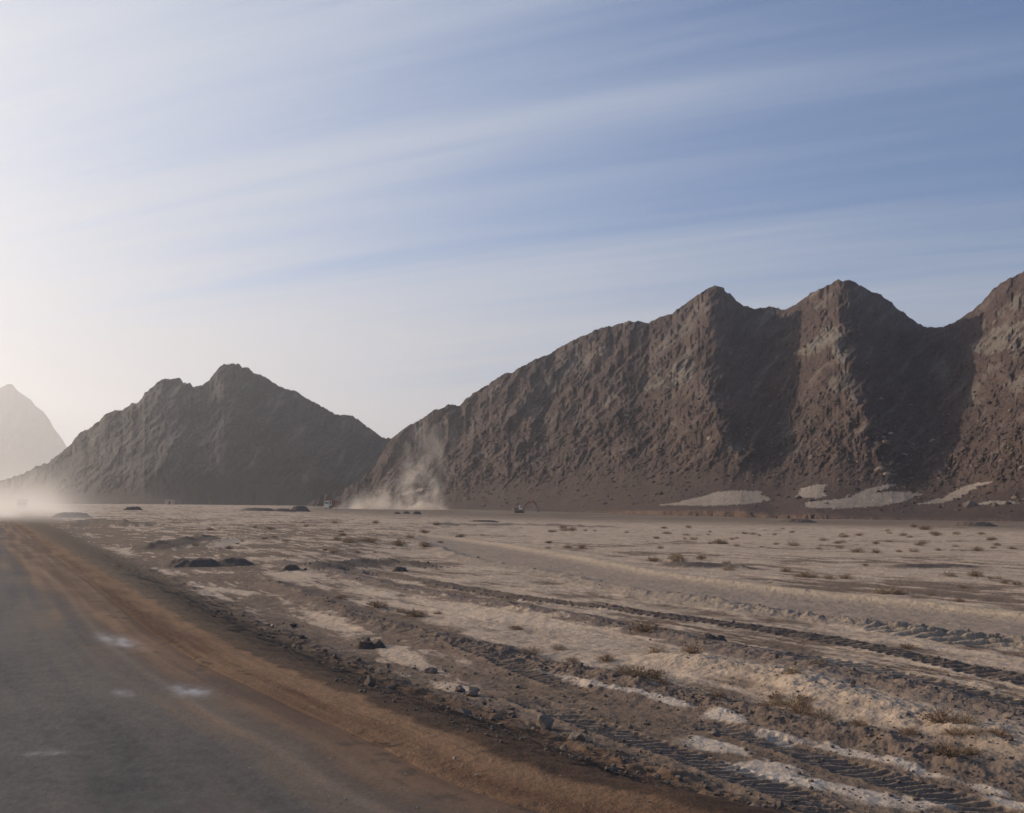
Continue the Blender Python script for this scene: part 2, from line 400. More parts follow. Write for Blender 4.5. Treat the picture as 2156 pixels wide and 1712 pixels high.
    # ------- embankment and shoulder
    jit = .16 * fbm(s * .8, 0 * s, 60., 4, .6) + .06 * fbm(X * 3, Y * 3, 61., 3)
    qq = q + jit * (1 + s * .02)
    down = sst(qq, -.05, 3.4)
    rough = fine * .022 + .035 * fbm(X * 1.2, Y * 1.2, 62., 4, .6)
    Z = (0.0 + .0 * Z) * (1 - down) + Z * down + rough * np.clip(sst(qq, .2, 1.2), 0, 1) * nearf
    # low bumpy toe
    toe = np.exp(-((q - 3.0) / .55)**2); Z = Z + toe * (.06 + .16 * fbm(X * 1.1, Y * 1.1, 66., 4, .6)) * nearf
    Z = Z - .035 * (1 - sst(q, -1.05, -.95))
    Z = Z + .02 * fbm(s * .5, q * 4, 67., 3) * sst(q, -.95, -.8) * (1 - sst(q, 0, .4))
    bankc = lerp(C_DARK, (.095, .052, .030), np.clip(.40 + 1.3 * fbm(X * 1.4, Y * 1.4, 64., 4, .6), 0, 1))
    bankc = lerp(bankc, (.15, .11, .075), sst(s, 18, 60) * .8)
    m = 1 - sst(qq + .35 * fine, 2.5, 3.3)
    col = lerp(col, bankc, m)
    m2 = np.exp(-((q - 2.7 + .3 * mid) / .55)**2) * .7; col = lerp(col, (.175, .105, .06), m2 * (1 - sst(s, 20, 45)))
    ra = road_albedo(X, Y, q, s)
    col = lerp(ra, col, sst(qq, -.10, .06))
    # settle to the plain colour far off
    return Z, np.clip(col * 1.07 * np.array((1.04, 1.0, .94)), .01, .8)

rows = np.concatenate([np.linspace(2350, 1740, 60)[:-1], np.arange(1740, 1460, -1.2), np.arange(1460, 1270, -.65), np.arange(1270, 1100, -.85), np.arange(1100, 1074, -.5), np.arange(1074, 1058.2, -.3)])
# distance rows from those sight lines over a nominal level 3.4 m below the eye
dist_rows = 3.4 * F / (rows - 1056)
dist_rows = np.concatenate([dist_rows, np.geomspace(dist_rows[-1] * 1.03, 6200, 14)])
colsx = np.concatenate([np.linspace(-2600, -260, 90)[:-1], np.arange(-260, 2420, 1.9), np.linspace(2425, 4700, 90)])
rx = (colsx - W / 2) / F; kk = np.hypot(rx, 1)
X = dist_rows[:, None] * (rx / 1)[None, :]; Y = dist_rows[:, None] * np.ones_like(rx)[None, :]
Z, Cc = ground_surface(X, Y)
g = grid_obj('ground', X, Y, Z, M_ground, Cc); tag(g, kind='structure')
print('ground', X.size)

# ------------------------------------------------------------------ road sheet
def arc(poly):
    l = np.hypot(*(poly[1:] - poly[:-1]).T); return np.concatenate([[0], np.cumsum(l)])
A = arc(EDGE)
sv = np.concatenate([np.arange(0, 60, .12), np.arange(60, 150, .6), np.geomspace(150, A[-1] - 1, 60)])
ex_ = np.interp(sv, A, EDGE[:, 0]); ey_ = np.interp(sv, A, EDGE[:, 1])
sm = lambda a: np.convolve(np.pad(a, 6, 'edge'), np.ones(13) / 13, 'valid')
tx = sm(np.gradient(ex_)); ty = sm(np.gradient(ey_)); tl = np.hypot(tx, ty); tx /= tl; ty /= tl
qv = np.concatenate([np.linspace(-16, -7.5, 40)[:-1], np.arange(-7.5, -.98, .04)])
Xr = ex_[:, None] + ty[:, None] * qv[None]; Yr = ey_[:, None] - tx[:, None] * qv[None]
Sr = np.repeat(sv[:, None], len(qv), 1); Qr = np.repeat(qv[None], len(sv), 0)
Zr = .012 + .0 * Xr + .012 * fbm(Sr * .12, Qr * .6, 3., 3) - .012 * sst(Qr, -1.15, -1.0)
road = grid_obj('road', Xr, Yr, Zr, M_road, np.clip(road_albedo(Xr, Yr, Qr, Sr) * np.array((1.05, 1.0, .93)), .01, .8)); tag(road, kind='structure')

# ------------------------------------------------------------------ mountains
def mountain(name, x0, x1, step, ridge, foot, dfoot, dridge, spurs, nrow, prof=.8, rough=1.0, seed=0, bank=None, sands=(), strata=1.0, base=(.074, .048, .037), jit=4.6, fade=(.04, .28), slabs=()):
    px = np.arange(x0, x1 + .1, step)
    ry = itp(px, ridge) + jit * fbm(px * .07, 0 * px, seed + .5, 4, .6) + jit * .5 * np.sign(noise3(px * .11, 0 * px, seed + 9.)) * np.abs(noise3(px * .3, 0 * px, seed + 4.))
    fy = itp(px, foot) + 5
    ry = np.minimum(ry, fy - 3)
    v = np.linspace(0, 1, nrow)[:, None]
    PX = np.repeat(px[None], nrow, 0); PY = fy[None] + (ry - fy)[None] * v
    ker = np.hanning(int(190 / step) | 1); ker /= ker.sum(); kp_ = len(ker) // 2
    smooth_ = lambda a: np.convolve(np.pad(a, kp_, 'edge'), ker, 'valid')
    df = smooth_(itp(px, dfoot))[None]; dr = smooth_(itp(px, dridge))[None]
    if bank is not None:
        bk = itp(px, bank)[None]                       # height of a cut bank at the foot, layout units
        rise = (fy[None] - PY) ; bt = np.clip((rise - 5) / np.maximum(bk, .01), 0, 1)
        vv = np.clip((rise - 5 - bk) / np.maximum(fy[None] - ry[None] - 5 - bk, 1), 0, 1)
        bankd = 1.6 * (bt)**2 * np.clip(bk / 8, 0, 1)
    else: vv = v + 0 * PX; bankd = 0; bk = 0; bt = np.ones_like(PX)
    D = df + (dr - df) * vv**prof + bankd
    sc = D / 500.0
    def side(pts):
        p = np.array(pts, float); cx = np.interp(PY, p[:, 1], p[:, 0]); return PX - cx
    for (pts, A_, wl, wr) in spurs:
        s_ = side(pts)
        s_ = s_ + 34 * fbm(PX * .016, PY * .016, seed + 3., 5, .6)
        k = np.where(s_ < 0, np.clip(1 + s_ / wl, 0, 1), np.clip(1 - s_ / wr, 0, 1))
        k = k * .8 + .2 * k * k * (3 - 2 * k)
        D = D - A_ * k * sst(vv, *fade)
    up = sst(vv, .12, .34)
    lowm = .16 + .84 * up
    xx = PX + .25 * PY; 
    a = R(48); ax = (PX * math.cos(a) - PY * math.sin(a)); ay = (PX * math.sin(a) + PY * math.cos(a))
    wx = 10 * fbm(PX * .02, PY * .02, seed + 6., 3)
    D = D - rough * lowm * sc * 8 * ridged((PX + .5 * PY) * .009, PY * .010, seed + 1., 3)
    D = D - rough * up * sc * strata * 5.0 * ridged((ax + wx) * .008, (ay + wx) * .030, seed + 2., 4, .55)
    D = D - rough * lowm * sc * 2.4 * ridged((ax + 2 * wx) * .022, (ay + wx) * .040, seed + 5., 4, .55)
    D = D - rough * lowm * sc * 1.25 * fbm((PX + wx) * .11, PY * .13, seed + 7., 4, .7)
    D = D - rough * lowm * sc * .9 * np.abs(fbm(PX * .06, PY * .08, seed + 8., 3, .6)) * 2
    lx2 = ax + 2 * wx; ly2 = ay + wx
    blk = sst(fbm(lx2 * .016, ly2 * .045, seed + 14., 4, .6), -.03, .05) * 2.4 + sst(fbm(lx2 * .045, ly2 * .09, seed + 15., 3, .6), -.04, .04) * 1.3 + sst(fbm(PX * .10, PY * .13, seed + 16., 3, .6), .0, .08) * .8
    D = D - rough * (.10 + .9 * sst(vv, .08, .30)) * sc * blk * .8
    if bank is not None:
        inb = (1 - sst(vv, 0, .02)) * (bk > 1)
        D = D + inb * np.clip(bk / 8, 0, 1) * 2.2 * ridged((PX + 12 * fbm(PX * .03, PY * .03, 91., 2)) * .022, PY * .012, seed + 11., 4) * sst(bt, 0, .3)
    dstep = np.abs(PY[1:] - PY[:-1]) / F * D[1:] * .30
    fwd = D.copy(); bwd = D.copy()
    for i in range(1, nrow): fwd[i] = np.maximum(D[i], fwd[i - 1] + dstep[i - 1])
    for i in range(nrow - 2, -1, -1): bwd[i] = np.minimum(D[i], bwd[i + 1] - dstep[i])
    D = .5 * (fwd + bwd)
    rX, rY, rZ = ray(PX, PY)
    X = rX * D; Y = rY * D; Z = CAMZ + rZ * D
    # foot goes below the plain
    X0 = X[:1]; Y0 = Y[:1]; Z0 = Z[:1] - 6
    back = []
    for k in range(1, 11):
        dd = 9 * k**1.6; D2 = D[-1] + dd
        back.append((rX[-1] * D2, rY[-1] * D2, Z[-1] - .62 * dd + 2.0 * fbm(px * .03, 0 * px + k, seed + 12., 3)))
    # colour of the rock itself
    tone = fbm((ax + wx) * .012, (ay + wx) * .05, seed + 20., 4, .6); t2 = fbm(PX * .018, PY * .018, seed + 21., 4); t3 = fbm(PX * .25, PY * .25, seed + 22., 3, .7)
    col = np.array(base) * (1 + .7 * tone * up + .45 * t2 + 1.0 * t3)[..., None]
    slab = sst(tone * up + .3 * t2, .18, .42); col = lerp(col, (.135, .115, .092), slab * .75)
    for (poly, aa) in slabs:
        ins = np.zeros(PX.shape); n = len(poly)
        qx = PX + 16 * fbm(PX * .03, PY * .03, 81., 4, .6); qy = PY + 14 * fbm(PX * .03, PY * .03, 82., 4, .6)
        io = np.zeros(PX.shape, bool)
        for i in range(n):
            xa, ya = poly[i]; xb, yb = poly[(i + 1) % n]
            if ya == yb: continue
            io ^= ((ya > qy) != (yb > qy)) & (qx < (xb - xa) * (qy - ya) / (yb - ya) + xa)
        crack = sst(fbm((ax + wx) * .03, ay * .14, 83., 3, .6), -.25, .05)
        col = lerp(col, np.array((.155, .132, .104)), io * crack * aa)
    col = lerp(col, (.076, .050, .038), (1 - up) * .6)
    if bank is not None:
        col = lerp(col, np.array((.120, .075, .053)) * (1 + .6 * t3)[..., None], (1 - sst(vv, .0, .015)) * np.clip(bk / 8, 0, 1) * .9)
        col = lerp(col, (.17, .14, .11), (1 - sst(fy[None] - PY, 5, 8)) * .8)
    sm_ = np.zeros_like(PX)
    jx = PX + 13 * fbm(PX * .07, PY * .16, 71., 5, .65); jy = PY + 3.2 * fbm(PX * .11, PY * .25, 72., 4, .65)
    for poly in sands:
        inside = np.zeros(PX.shape, bool); n = len(poly)
        for i in range(n):
            xa, ya = poly[i]; xb, yb = poly[(i + 1) % n]
            c = ((ya > jy) != (yb > jy)) & (jx < (xb - xa) * (jy - ya) / ((yb - ya) if yb != ya else 1e-9) + xa)
            inside ^= c
        sm_ = np.maximum(sm_, inside)
    col = lerp(col, np.array((.27, .215, .165)) * (1 + .25 * t2 + .15 * t3)[..., None], sm_)
    Xa = np.concatenate([X0, X] + [b[0][None] for b in back]); Ya = np.concatenate([Y0, Y] + [b[1][None] for b in back]); Za = np.concatenate([Z0, Z] + [b[2][None] for b in back])
    Ca = np.concatenate([col[:1], col] + [col[-1:]] * len(back))
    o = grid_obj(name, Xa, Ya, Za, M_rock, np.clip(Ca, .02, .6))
    tag(o, kind='structure'); print(name, Xa.size)
    return X, Y, Z, vv, sm_, px

FAR = [(-420, 1040), (-300, 1000), (-200, 930), (-120, 870), (-60, 836), (0, 817), (18, 808), (26, 809), (39, 825), (63, 840), (76, 856), (91, 866), (105, 885), (112, 900), (125, 916), (140, 940), (165, 975), (200, 1010), (260, 1040), (330, 1054)]
mountain('far_hill', -420, 330, 2.6, FAR, [(-420, 1062), (330, 1062)], [(-420, 5000), (330, 5000)], [(-420, 5500), (330, 5500)],
         [([(15, 800), (40, 950), (60, 1060)], 160, 160, 120)], 110, .8, .6, 11, jit=1.6)
LEFT = [(-300, 1046), (-100, 1034), (0, 1012), (39, 1001), (52, 997), (76, 981), (102, 974), (123, 958), (141, 942), (150, 936), (157, 924), (167, 910), (188, 902), (209, 886), (227, 869), (248, 863), (259, 863), (277, 849), (290, 849), (298, 842), (305, 825), (319, 818), (332, 804), (348, 797), (363, 798), (376, 794), (386, 805), (400, 808), (408, 815), (423, 812), (444, 798), (450, 787), (464, 770), (478, 768), (491, 764), (504, 767), (511, 775), (525, 776), (538, 788), (549, 788), (563, 797), (593, 816), (602, 820), (621, 823), (639, 834), (670, 851), (691, 864), (706, 873), (737, 875), (755, 883), (767, 896), (788, 907), (804, 921), (825, 924), (880, 945), (960, 985), (1050, 1030), (1090, 1050)]
mountain('left_hill', -300, 1090, 1.8, LEFT, [(-300, 1060), (300, 1062), (700, 1068), (1090, 1070)], [(-300, 900), (0, 800), (300, 700), (700, 720), (1090, 760)],
         [(-300, 1100), (0, 960), (300, 920), (491, 930), (760, 960), (1090, 900)],
         [([(491, 764), (500, 830), (455, 940), (400, 1060)], 30, 330, 200), ([(737, 870), (700, 960), (640, 1060)], 34, 120, 130)],
         210, .8, .8, 23, strata=.8, base=(.062, .048, .040))
RIGHT = [(650, 1058), (691, 1040), (720, 1030), (758, 1012), (785, 985), (805, 950), (825, 921), (837, 913), (856, 899), (874, 889), (895, 876), (911, 867), (926, 860), (944, 851), (953, 854), (968, 852), (981, 841), (996, 829), (1020, 815), (1065, 786), (1081, 783), (1104, 769), (1130, 756), (1139, 750), (1157, 746), (1180, 730), (1209, 715), (1219, 710), (1236, 705), (1249, 697), (1269, 690), (1289, 685), (1321, 676), (1335, 677), (1351, 677), (1366, 681), (1389, 668), (1414, 659), (1443, 641), (1466, 624), (1483, 611), (1503, 603), (1524, 603), (1527, 613), (1537, 618), (1549, 631), (1565, 643), (1588, 651), (1605, 647), (1624, 645), (1639, 649), (1657, 652), (1677, 639), (1697, 624), (1717, 613), (1743, 600), (1766, 589), (1773, 592), (1783, 590), (1796, 591), (1812, 600), (1835, 615), (1852, 619), (1862, 628), (1876, 634), (1886, 648), (1911, 664), (1931, 680), (1954, 688), (1974, 689), (1993, 685), (2020, 674), (2043, 656), (2066, 638), (2082, 620), (2092, 608), (2122, 587), (2138, 582), (2156, 572), (2200, 545), (2260, 530), (2320, 560), (2450, 640)]
S1 = [(1385, 1064), (1425, 1058), (1470, 1047), (1512, 1035), (1560, 1033), (1603, 1034), (1606, 1043), (1624, 1052), (1590, 1060), (1500, 1065)]
S2 = [(1672, 1047), (1688, 1028), (1715, 1021), (1742, 1019), (1733, 1030), (1742, 1044), (1720, 1049)]
S2b = [(1790, 1045), (1830, 1028), (1870, 1019), (1892, 1020), (1862, 1030), (1820, 1042)]
S3 = [(1695, 1058), (1770, 1050), (1820, 1039), (1880, 1034), (1945, 1040), (1925, 1046), (1900, 1057), (1850, 1066), (1770, 1071), (1700, 1069), (1690, 1064)]
S4 = [(1930, 1062), (1985, 1048), (2010, 1034), (2040, 1021), (2090, 1013), (2062, 1024), (2040, 1034), (2020, 1048), (1985, 1059)]
S5 = [(2050, 1062), (2085, 1054), (2125, 1055), (2150, 1060), (2110, 1062)]
S6 = [(830, 1040), (880, 1030), (925, 1024), (880, 1036), (838, 1045)]
FR = [(650, 1066), (900, 1074), (1100, 1078), (1400, 1089), (1700, 1095), (2156, 1101), (2450, 1106)]
Xm, Ym, Zm, Vm, Sm, pxm = mountain('mountain', 650, 2450, 1.5, RIGHT, FR,
         [(650, 640), (900, 560), (1100, 480), (1400, 365), (1700, 320), (2156, 290), (2450, 280)],
         [(650, 650), (830, 700), (1000, 715), (1300, 690), (1500, 640), (1640, 635), (1775, 590), (1960, 625), (2156, 560), (2450, 520)],
         [([(1508, 600), (1482, 700), (1476, 770), (1502, 860), (1545, 940), (1600, 1060)], 32, 180, 130),
          ([(1775, 585), (1772, 680), (1790, 760), (1815, 840), (1850, 920), (1880, 1060)], 36, 130, 140),
          ([(2270, 520), (2240, 800), (2190, 1060)], 60, 290, 150),
          ([(1330, 670), (1300, 740), (1290, 820), (1310, 1000)], 14, 90, 60),
          ([(1100, 760), (1080, 860), (1060, 1000)], 14, 110, 80)],
         300, .78, 1.0, 41, fade=(.05, .50), bank=[(650, 0), (1180, 0), (1230, 5), (1400, 13), (1560, 16), (1630, 8), (1720, 12), (1800, 5), (2450, 4)], sands=[S1, S2, S2b, S3, S4, S5, S6],
         slabs=[([(1400, 785), (1443, 757), (1462, 765), (1450, 808), (1425, 812)], .9), ([(1345, 795), (1385, 770), (1402, 815), (1360, 822)], .7), ([(1245, 752), (1262, 733), (1285, 728), (1275, 748)], .8),
                ([(1680, 738), (1745, 682), (1765, 690), (1790, 752), (1765, 768), (1745, 728), (1700, 750)], 1.0), ([(1735, 810), (1770, 770), (1810, 800), (1770, 830)], .6),
                ([(2036, 730), (2092, 692), (2170, 668), (2170, 725), (2080, 748)], .9), ([(2090, 660), (2156, 610), (2170, 640), (2110, 672)], .6), ([(1090, 850), (1180, 765), (1230, 730), (1200, 790), (1120, 870)], .5),
                ([(1700, 650), (1760, 610), (1740, 650)], .5), ([(1385, 730), (1460, 640), (1490, 640), (1430, 730)], .5), ([(1840, 1005), (1850, 985), (1885, 1000), (1890, 1015), (1850, 1018)], 1.0)])

# ------------------------------------------------------------------ rocks
def rock_proto(n=1, seed=0, flat=.75):
    import bmesh
    bm = bmesh.new(); bmesh.ops.create_icosphere(bm, subdivisions=n, radius=1)
    rg = np.random.default_rng(seed)
    pl = rg.normal(size=(7, 3)); pl /= np.linalg.norm(pl, axis=1)[:, None]
    for vt in bm.verts:
        c = np.array(vt.co)
        for p in pl:
            t = c @ p
            if t > .62: c = c - p * (t - .62)
        c *= 1 + .10 * rg.normal(); c[2] *= flat; vt.co = c
    co = np.array([v.co[:] for v in bm.verts]); f = np.array([[v.index for v in fc.verts] for fc in bm.faces]); bm.free()
    return co, f
def scatter(name, P, sizes, mat, seed, protos=6, sub=1, col=None):
    rg = np.random.default_rng(seed); pr = [rock_proto(sub, seed + i) for i in range(protos)]
    cos, fs, cs = [], [], []; off = 0
    for i, (p, s) in enumerate(zip(P, sizes)):
        c, f = pr[i % protos]; a = rg.uniform(0, 6.28); ca, sa = math.cos(a), math.sin(a)
        sx = s * rg.uniform(.7, 1.3, 3); c2 = c * sx
        c3 = np.stack([c2[:, 0] * ca - c2[:, 1] * sa, c2[:, 0] * sa + c2[:, 1] * ca, c2[:, 2]], 1) + p
        cos.append(c3); fs.append(f + off); off += len(c3)
        if col is not None: cs.append(np.repeat(col[i][None], len(c3), 0))
    return mesh_from(name, np.concatenate(cos), np.concatenate(fs), mat, False, None if col is None else np.concatenate(cs))
# scree lying on the mountain slopes
N = 10000; ii = rng.integers(2, Xm.shape[0] - 40, N); jj = rng.integers(60, Xm.shape[1] - 4, N)
vk = Vm[ii, jj]; keep = (rng.random(N) < np.where(vk < .55, 1, .3)) & (Sm[ii, jj] < .5) & (vk > .03) & (rng.random(N) < np.clip(.15 + vk * 4, 0, 1))
ii, jj = ii[keep], jj[keep]
P = np.stack([Xm[ii, jj], Ym[ii, jj], Zm[ii, jj]], 1)
sz = np.exp(rng.normal(-.45, .5, len(P))) * .8
sc_col = np.array((.115, .085, .066)) * np.exp(rng.normal(-.1, .45, len(P)))[:, None]
tag(scatter('scree', P, sz, M_rock, 5, sub=1, col=sc_col), kind='stuff')

def ground_z(x, y):
    z, _ = ground_surface(np.atleast_2d(np.array(x, float)), np.atleast_2d(np.array(y, float))); return z[0]
# clods and stones on the churned ground
pts = []; szs = []
for poly, n, w, s in ((B1, 600, .75, .045), (B2, 450, .7, .05), (B4, 260, .9, .055), (B3, 250, .4, .05), (BK0, 150, 1.2, .08)):
    wp = wpoly(poly, n=200); k = rng.integers(0, 200, n); k2 = (rng.random(n)**.8 * 199).astype(int)
    c = wp[k2] + rng.normal(0, w * .5, (n, 2)); pts.append(c); szs.append(s * .5 * np.exp(rng.normal(0, .45, n)))
n = 420; sx = rng.random(n)**.9 * 45 + 3; c = np.stack([np.interp(sx, A, EDGE[:, 0]), np.interp(sx, A, EDGE[:, 1])], 1)
c = c + np.array((.85, .5)) * np.abs(rng.normal(2.6, .9, n))[:, None]; pts.append(c); szs.append(.035 * np.exp(rng.normal(0, .55, n)))
n = 2600; a = rng.random(n); px_ = rng.uniform(700, 2300, n); py_ = rng.uniform(1400, 1740, n); gx, gy = at(px_, py_); pts.append(np.stack([gx, gy], 1)); szs.append(.018 * np.exp(rng.normal(0, .5, n)))
pts = np.concatenate(pts); szs = np.concatenate(szs)
qq_, _ = edge_q(pts[:, 0], pts[:, 1]); kp = (qq_ > .15) & (np.hypot(*pts.T) < 120); pts = pts[kp]; szs = szs[kp]
zz = ground_z(pts[:, 0], pts[:, 1])
o = scatter('clods', np.stack([pts[:, 0], pts[:, 1], zz + szs * .25], 1), szs, M_clod, 9); tag(o, kind='stuff')

# loose chips on the road and its shoulder
M_chip = plain_material('pale_chips', (.30, .26, .21), .95, var=.35, scale=3)
n = 700; sx = A[-1] * 0 + rng.random(n)**1.2 * 26; c = np.stack([np.interp(sx, A, EDGE[:, 0]), np.interp(sx, A, EDGE[:, 1])], 1)
k = rng.integers(0, len(sv), 1); ti = np.stack([np.interp(sx, sv, ty), np.interp(sx, sv, -tx)], 1)
c = c + ti * (-np.abs(rng.normal(0, 2.6, n)))[:, None]; zs = .008 * np.exp(rng.normal(0, .5, n))
tag(scatter('gravel', np.concatenate([c, (zs * .4 + .01)[:, None]], 1), zs, M_chip, 31), kind='stuff')
# single boulders
def boulder(px, py, wpx, label, seed, flat=.75, col=None, group=None, z=None):
    x, y = at(np.array([px]), np.array([py])); x, y = x[0], y[0]
    r = wpx / 2 * math.hypot(x, y) / F
    co, f = rock_proto(2, seed, flat)
    co = co * r; co[:, 2] = np.maximum(co[:, 2], -r * .35)
    o = mesh_from('boulder', co, f, M_boulder, False); a = seed * 1.3
    o.location = (x, y, float(ground_z([x], [y])[0]) + r * .25); o.rotation_euler = (0, 0, a)
    tag(o, label, 'boulder', group); return o
boulder(1145, 1540, 46, 'angular tan boulder at the foot of the road bank beside the tread track', 3, .95)
boulder(1216, 1572, 40, 'grey-brown rounded boulder half buried in the road bank, nearest the camera', 8, .8)
boulder(995, 1468, 34, 'larger, right-hand one of two pale boulders side by side on the bank toe', 12, .8)
boulder(966, 1460, 28, 'smaller, left-hand one of two pale boulders side by side on the bank toe', 13, .7)
boulder(965, 1131, 13, 'lone dark round boulder on the far plain beside the graded lane', 14, .9)
boulder(905, 1418, 34, 'low brown boulder by a pale sand patch above the road bank', 15, .6)
boulder(790, 1362, 30, 'dark clod of earth on the end of a brown heap by the bank', 16, .8)
boulder(1503, 1550, 26, 'dark flat stone lying between the two near tread tracks', 17, .5)
boulder(772, 1352, 24, 'dark upright earth clod behind the road bank, left of the pale sand', 18, .9)

# rocks on the slopes near the sand aprons
def slope_rock(px, py, wpx, label, seed):
    j = int(np.argmin(np.abs(pxm - px))); rx_, ry_ = project(Xm[:, j], Ym[:, j], Zm[:, j]); i = int(np.argmin(np.abs(ry_ - py)))
    p = Vector((Xm[i, j], Ym[i, j], Zm[i, j])); r = wpx / 2 * p.length / F
    co, f = rock_proto(2, seed, .8); o = mesh_from('boulder', co * r, f, M_boulder, False); o.location = p + Vector((0, -r * .3, r * .2))
    tag(o, label, 'boulder')
slope_rock(1739, 1061, 11, 'small dark boulder on the pale sand apron below the middle peak', 21)
slope_rock(1850, 992, 24, 'large pale pointed outcrop boulder above the sand aprons in the gully mouth', 22)
slope_rock(1868, 1003, 18, 'pale boulder beside the large pointed one in the gully mouth', 23)
slope_rock(1786, 1046, 9, 'small boulder on the upper rim of the widest sand apron', 24)

# ------------------------------------------------------------------ earth mounds
M_mound = soil_material('heaped_earth', 9, .5, .06, 1, .8)
def mound(px, py, wpx, hpx, label, seed, humps=1, col=(.145, .108, .083)):
    x, y = at(np.array([px]), np.array([py])); x, y = float(x[0]), float(y[0]); d = math.hypot(x, y)
    w = wpx * d / F / 2; h = hpx * d / F
    n = 60; u = np.linspace(-1.25, 1.25, n); U, V = np.meshgrid(u, u)
    if humps == 1: prof = np.clip(1 - np.hypot(U, V), 0, 1)
    else:
        prof = np.maximum(np.clip(1 - np.hypot((U + .25) / .72, V / .95), 0, 1), .8 * np.clip(1 - np.hypot((U - .62) / .5, V / .8), 0, 1)) * 1.1
    prof = prof * (1 + .8 * fbm(U * 2.4, V * 2.4, seed + .3, 5, .65)) ; prof = np.minimum(prof, .40 + .12 * prof) / .5
    Zq = h * prof + .22 * h * fbm(U * 6, V * 6, seed + .7, 3) * (prof > .02)
    a = math.atan2(-x, y)
    Xq = U * w; Yq = V * min(w * .6, 6)
    gx = x + Xq * math.cos(a) - Yq * math.sin(a); gy = y + Xq * math.sin(a) + Yq * math.cos(a)
    gz = ground_surface(gx, gy)[0]
    z0 = float(gz.mean())
    c = np.array(col) * (1 + .3 * fbm(U * 5, V * 5, seed + 1.7, 3))[..., None]
    o = grid_obj('earth_mound', Xq, Yq, gz - z0 - .12 * (h + .3) * (prof < .02) + Zq - .02, M_mound, c)
    o.location = (x, y, z0); o.rotation_euler = (0, 0, a)
    tag(o, label, 'earth mound'); return o
mound(432, 1190, 175, 14, 'long dark two-humped earth mound on churned ground left of centre', 1, 2)
mound(150, 1090, 80, 10, 'low dark earth mound far off beside the road on the left', 2)
mound(280, 1074, 40, 7, 'small distant earth mound at the foot of the left hill', 3)
mound(632, 1077, 42, 11, 'dark conical spoil mound left of the dust-raising truck', 4)
mound(560, 1076, 110, 6, 'long low dark spoil bank in front of the left hill', 5, 2)
mound(878, 1083, 20, 6, 'rightmost of three tiny earth mounds below the dust plume', 6)
mound(856, 1082, 17, 5, 'middle of three tiny earth mounds below the dust plume', 7)
mound(836, 1082, 15, 4, 'leftmost of three tiny earth mounds below the dust plume', 8)
mound(612, 1201, 40, 11, 'small dark clod heap beside a pale sand patch in mid plain', 9)
mound(312 * 1 + 530, 1203, 36, 10, 'small dark clod heap on the windrow left of centre', 10)
mound(778, 1366, 60, 16, 'ragged brown earth heap behind the road bank', 11, 2, (.12, .088, .066))
mound(1500, 1352, 55, 14, 'brown gravel heap on the second windrow', 12, 2, (.13, .10, .08))
mound(1020, 1099, 70, 4, 'flat dark earth bank on the far plain below the excavator', 13)
mound(2050, 1108, 90, 9, 'dark low earth hump at the far right edge of the plain', 14)
mound(1680, 1100, 80, 7, 'low brown earth hump before the cut bank', 15)

# ------------------------------------------------------------------ shrubs
M_twig = plain_material('dry_twigs', (.25, .16, .09), .9, var=.3, scale=4)
M_twig2 = plain_material('straw_twigs', (.33, .235, .14), .9, var=.3, scale=4)
def shrub_mesh(name, seed, mat, n=170):
    rg = np.random.default_rng(seed); co = []; f = []
    for i in range(n):
        az = rg.uniform(0, 2 * math.pi); el = math.asin(rg.uniform(.10, 1)); L = rg.uniform(.35, .62) * (1.1 - .35 * math.sin(el)); bx, by = rg.normal(0, .05, 2)
        p = np.array((bx, by, 0.0)); dv = np.array((math.cos(az) * math.cos(el), math.sin(az) * math.cos(el), math.sin(el)))
        stack = [(p, dv, L * .5, .008, 0)]
        while stack:
            p, dv, l, w, lev = stack.pop()
            e_ = p + dv * l; sd_ = np.cross(dv, rg.normal(size=3)); sd_ /= np.linalg.norm(sd_) + 1e-6
            k = len(co); co += [p - sd_ * w, p + sd_ * w, e_ + sd_ * w * .7, e_ - sd_ * w * .7]; f.append((k, k + 1, k + 2, k + 3))
            if lev < 2:
                for _ in range(2 + (lev == 1)):
                    nd = dv + rg.normal(0, .42, 3); nd[2] = nd[2] * .9 + .08; nd /= np.linalg.norm(nd); stack.append((e_, nd, l * rg.uniform(.5, .8), w * .75, lev + 1))
    co = np.array(co); co[:, 2] = np.maximum(co[:, 2], -.02)
    me = bpy.data.meshes.new(name); me.from_pydata(co.tolist(), [], f); me.materials.append(mat); me.update(); return me
SH = [shrub_mesh('dry_shrub', 100 + i, M_twig if i % 3 else M_twig2, 90) for i in range(6)]
Z7 = [(120,365,60),(250,365,60),(380,390,60),(395,425,50),(700,432,80),(800,458,70),(930,468,90),(1020,468,50),(1120,400,30),(1570,455,55),(1710,455,55),(1790,470,45),(1830,470,50),(1860,492,40),(1470,553,60),(1230,548,90),(1300,550,60),(875,312,36),(990,305,60),(1080,328,70),(1185,332,40),(1380,328,60),(1300,328,30),(1720,320,60),(1600,302,40),(1510,318,30),(1320,240,60),(1360,250,36),(1015,245,36),(1090,240,30),(900,266,50),(1180,284,50),(1410,293,40),(740,294,50),(650,288,30),(570,300,36),(440,294,26),(350,284,70),(300,282,34),(170,238,50),(65,230,40),(480,230,34),(640,238,30),(1620,592,60),(1350,840,110),(870,962,90),(340,1120,110),(575,1170,150),(900,1232,110),(1070,1262,110),(1530,1280,170),(1660,1300,120),(1830,1372,120),(1570,1450,230),(740,1040,90),(200,912,90),(2050,330,60),(1800,260,40),(1900,310,40),(1500,240,40),(1240,215,30),(560,240,30),(1930,500,50),(1880,480,40),(1640,510,40)]
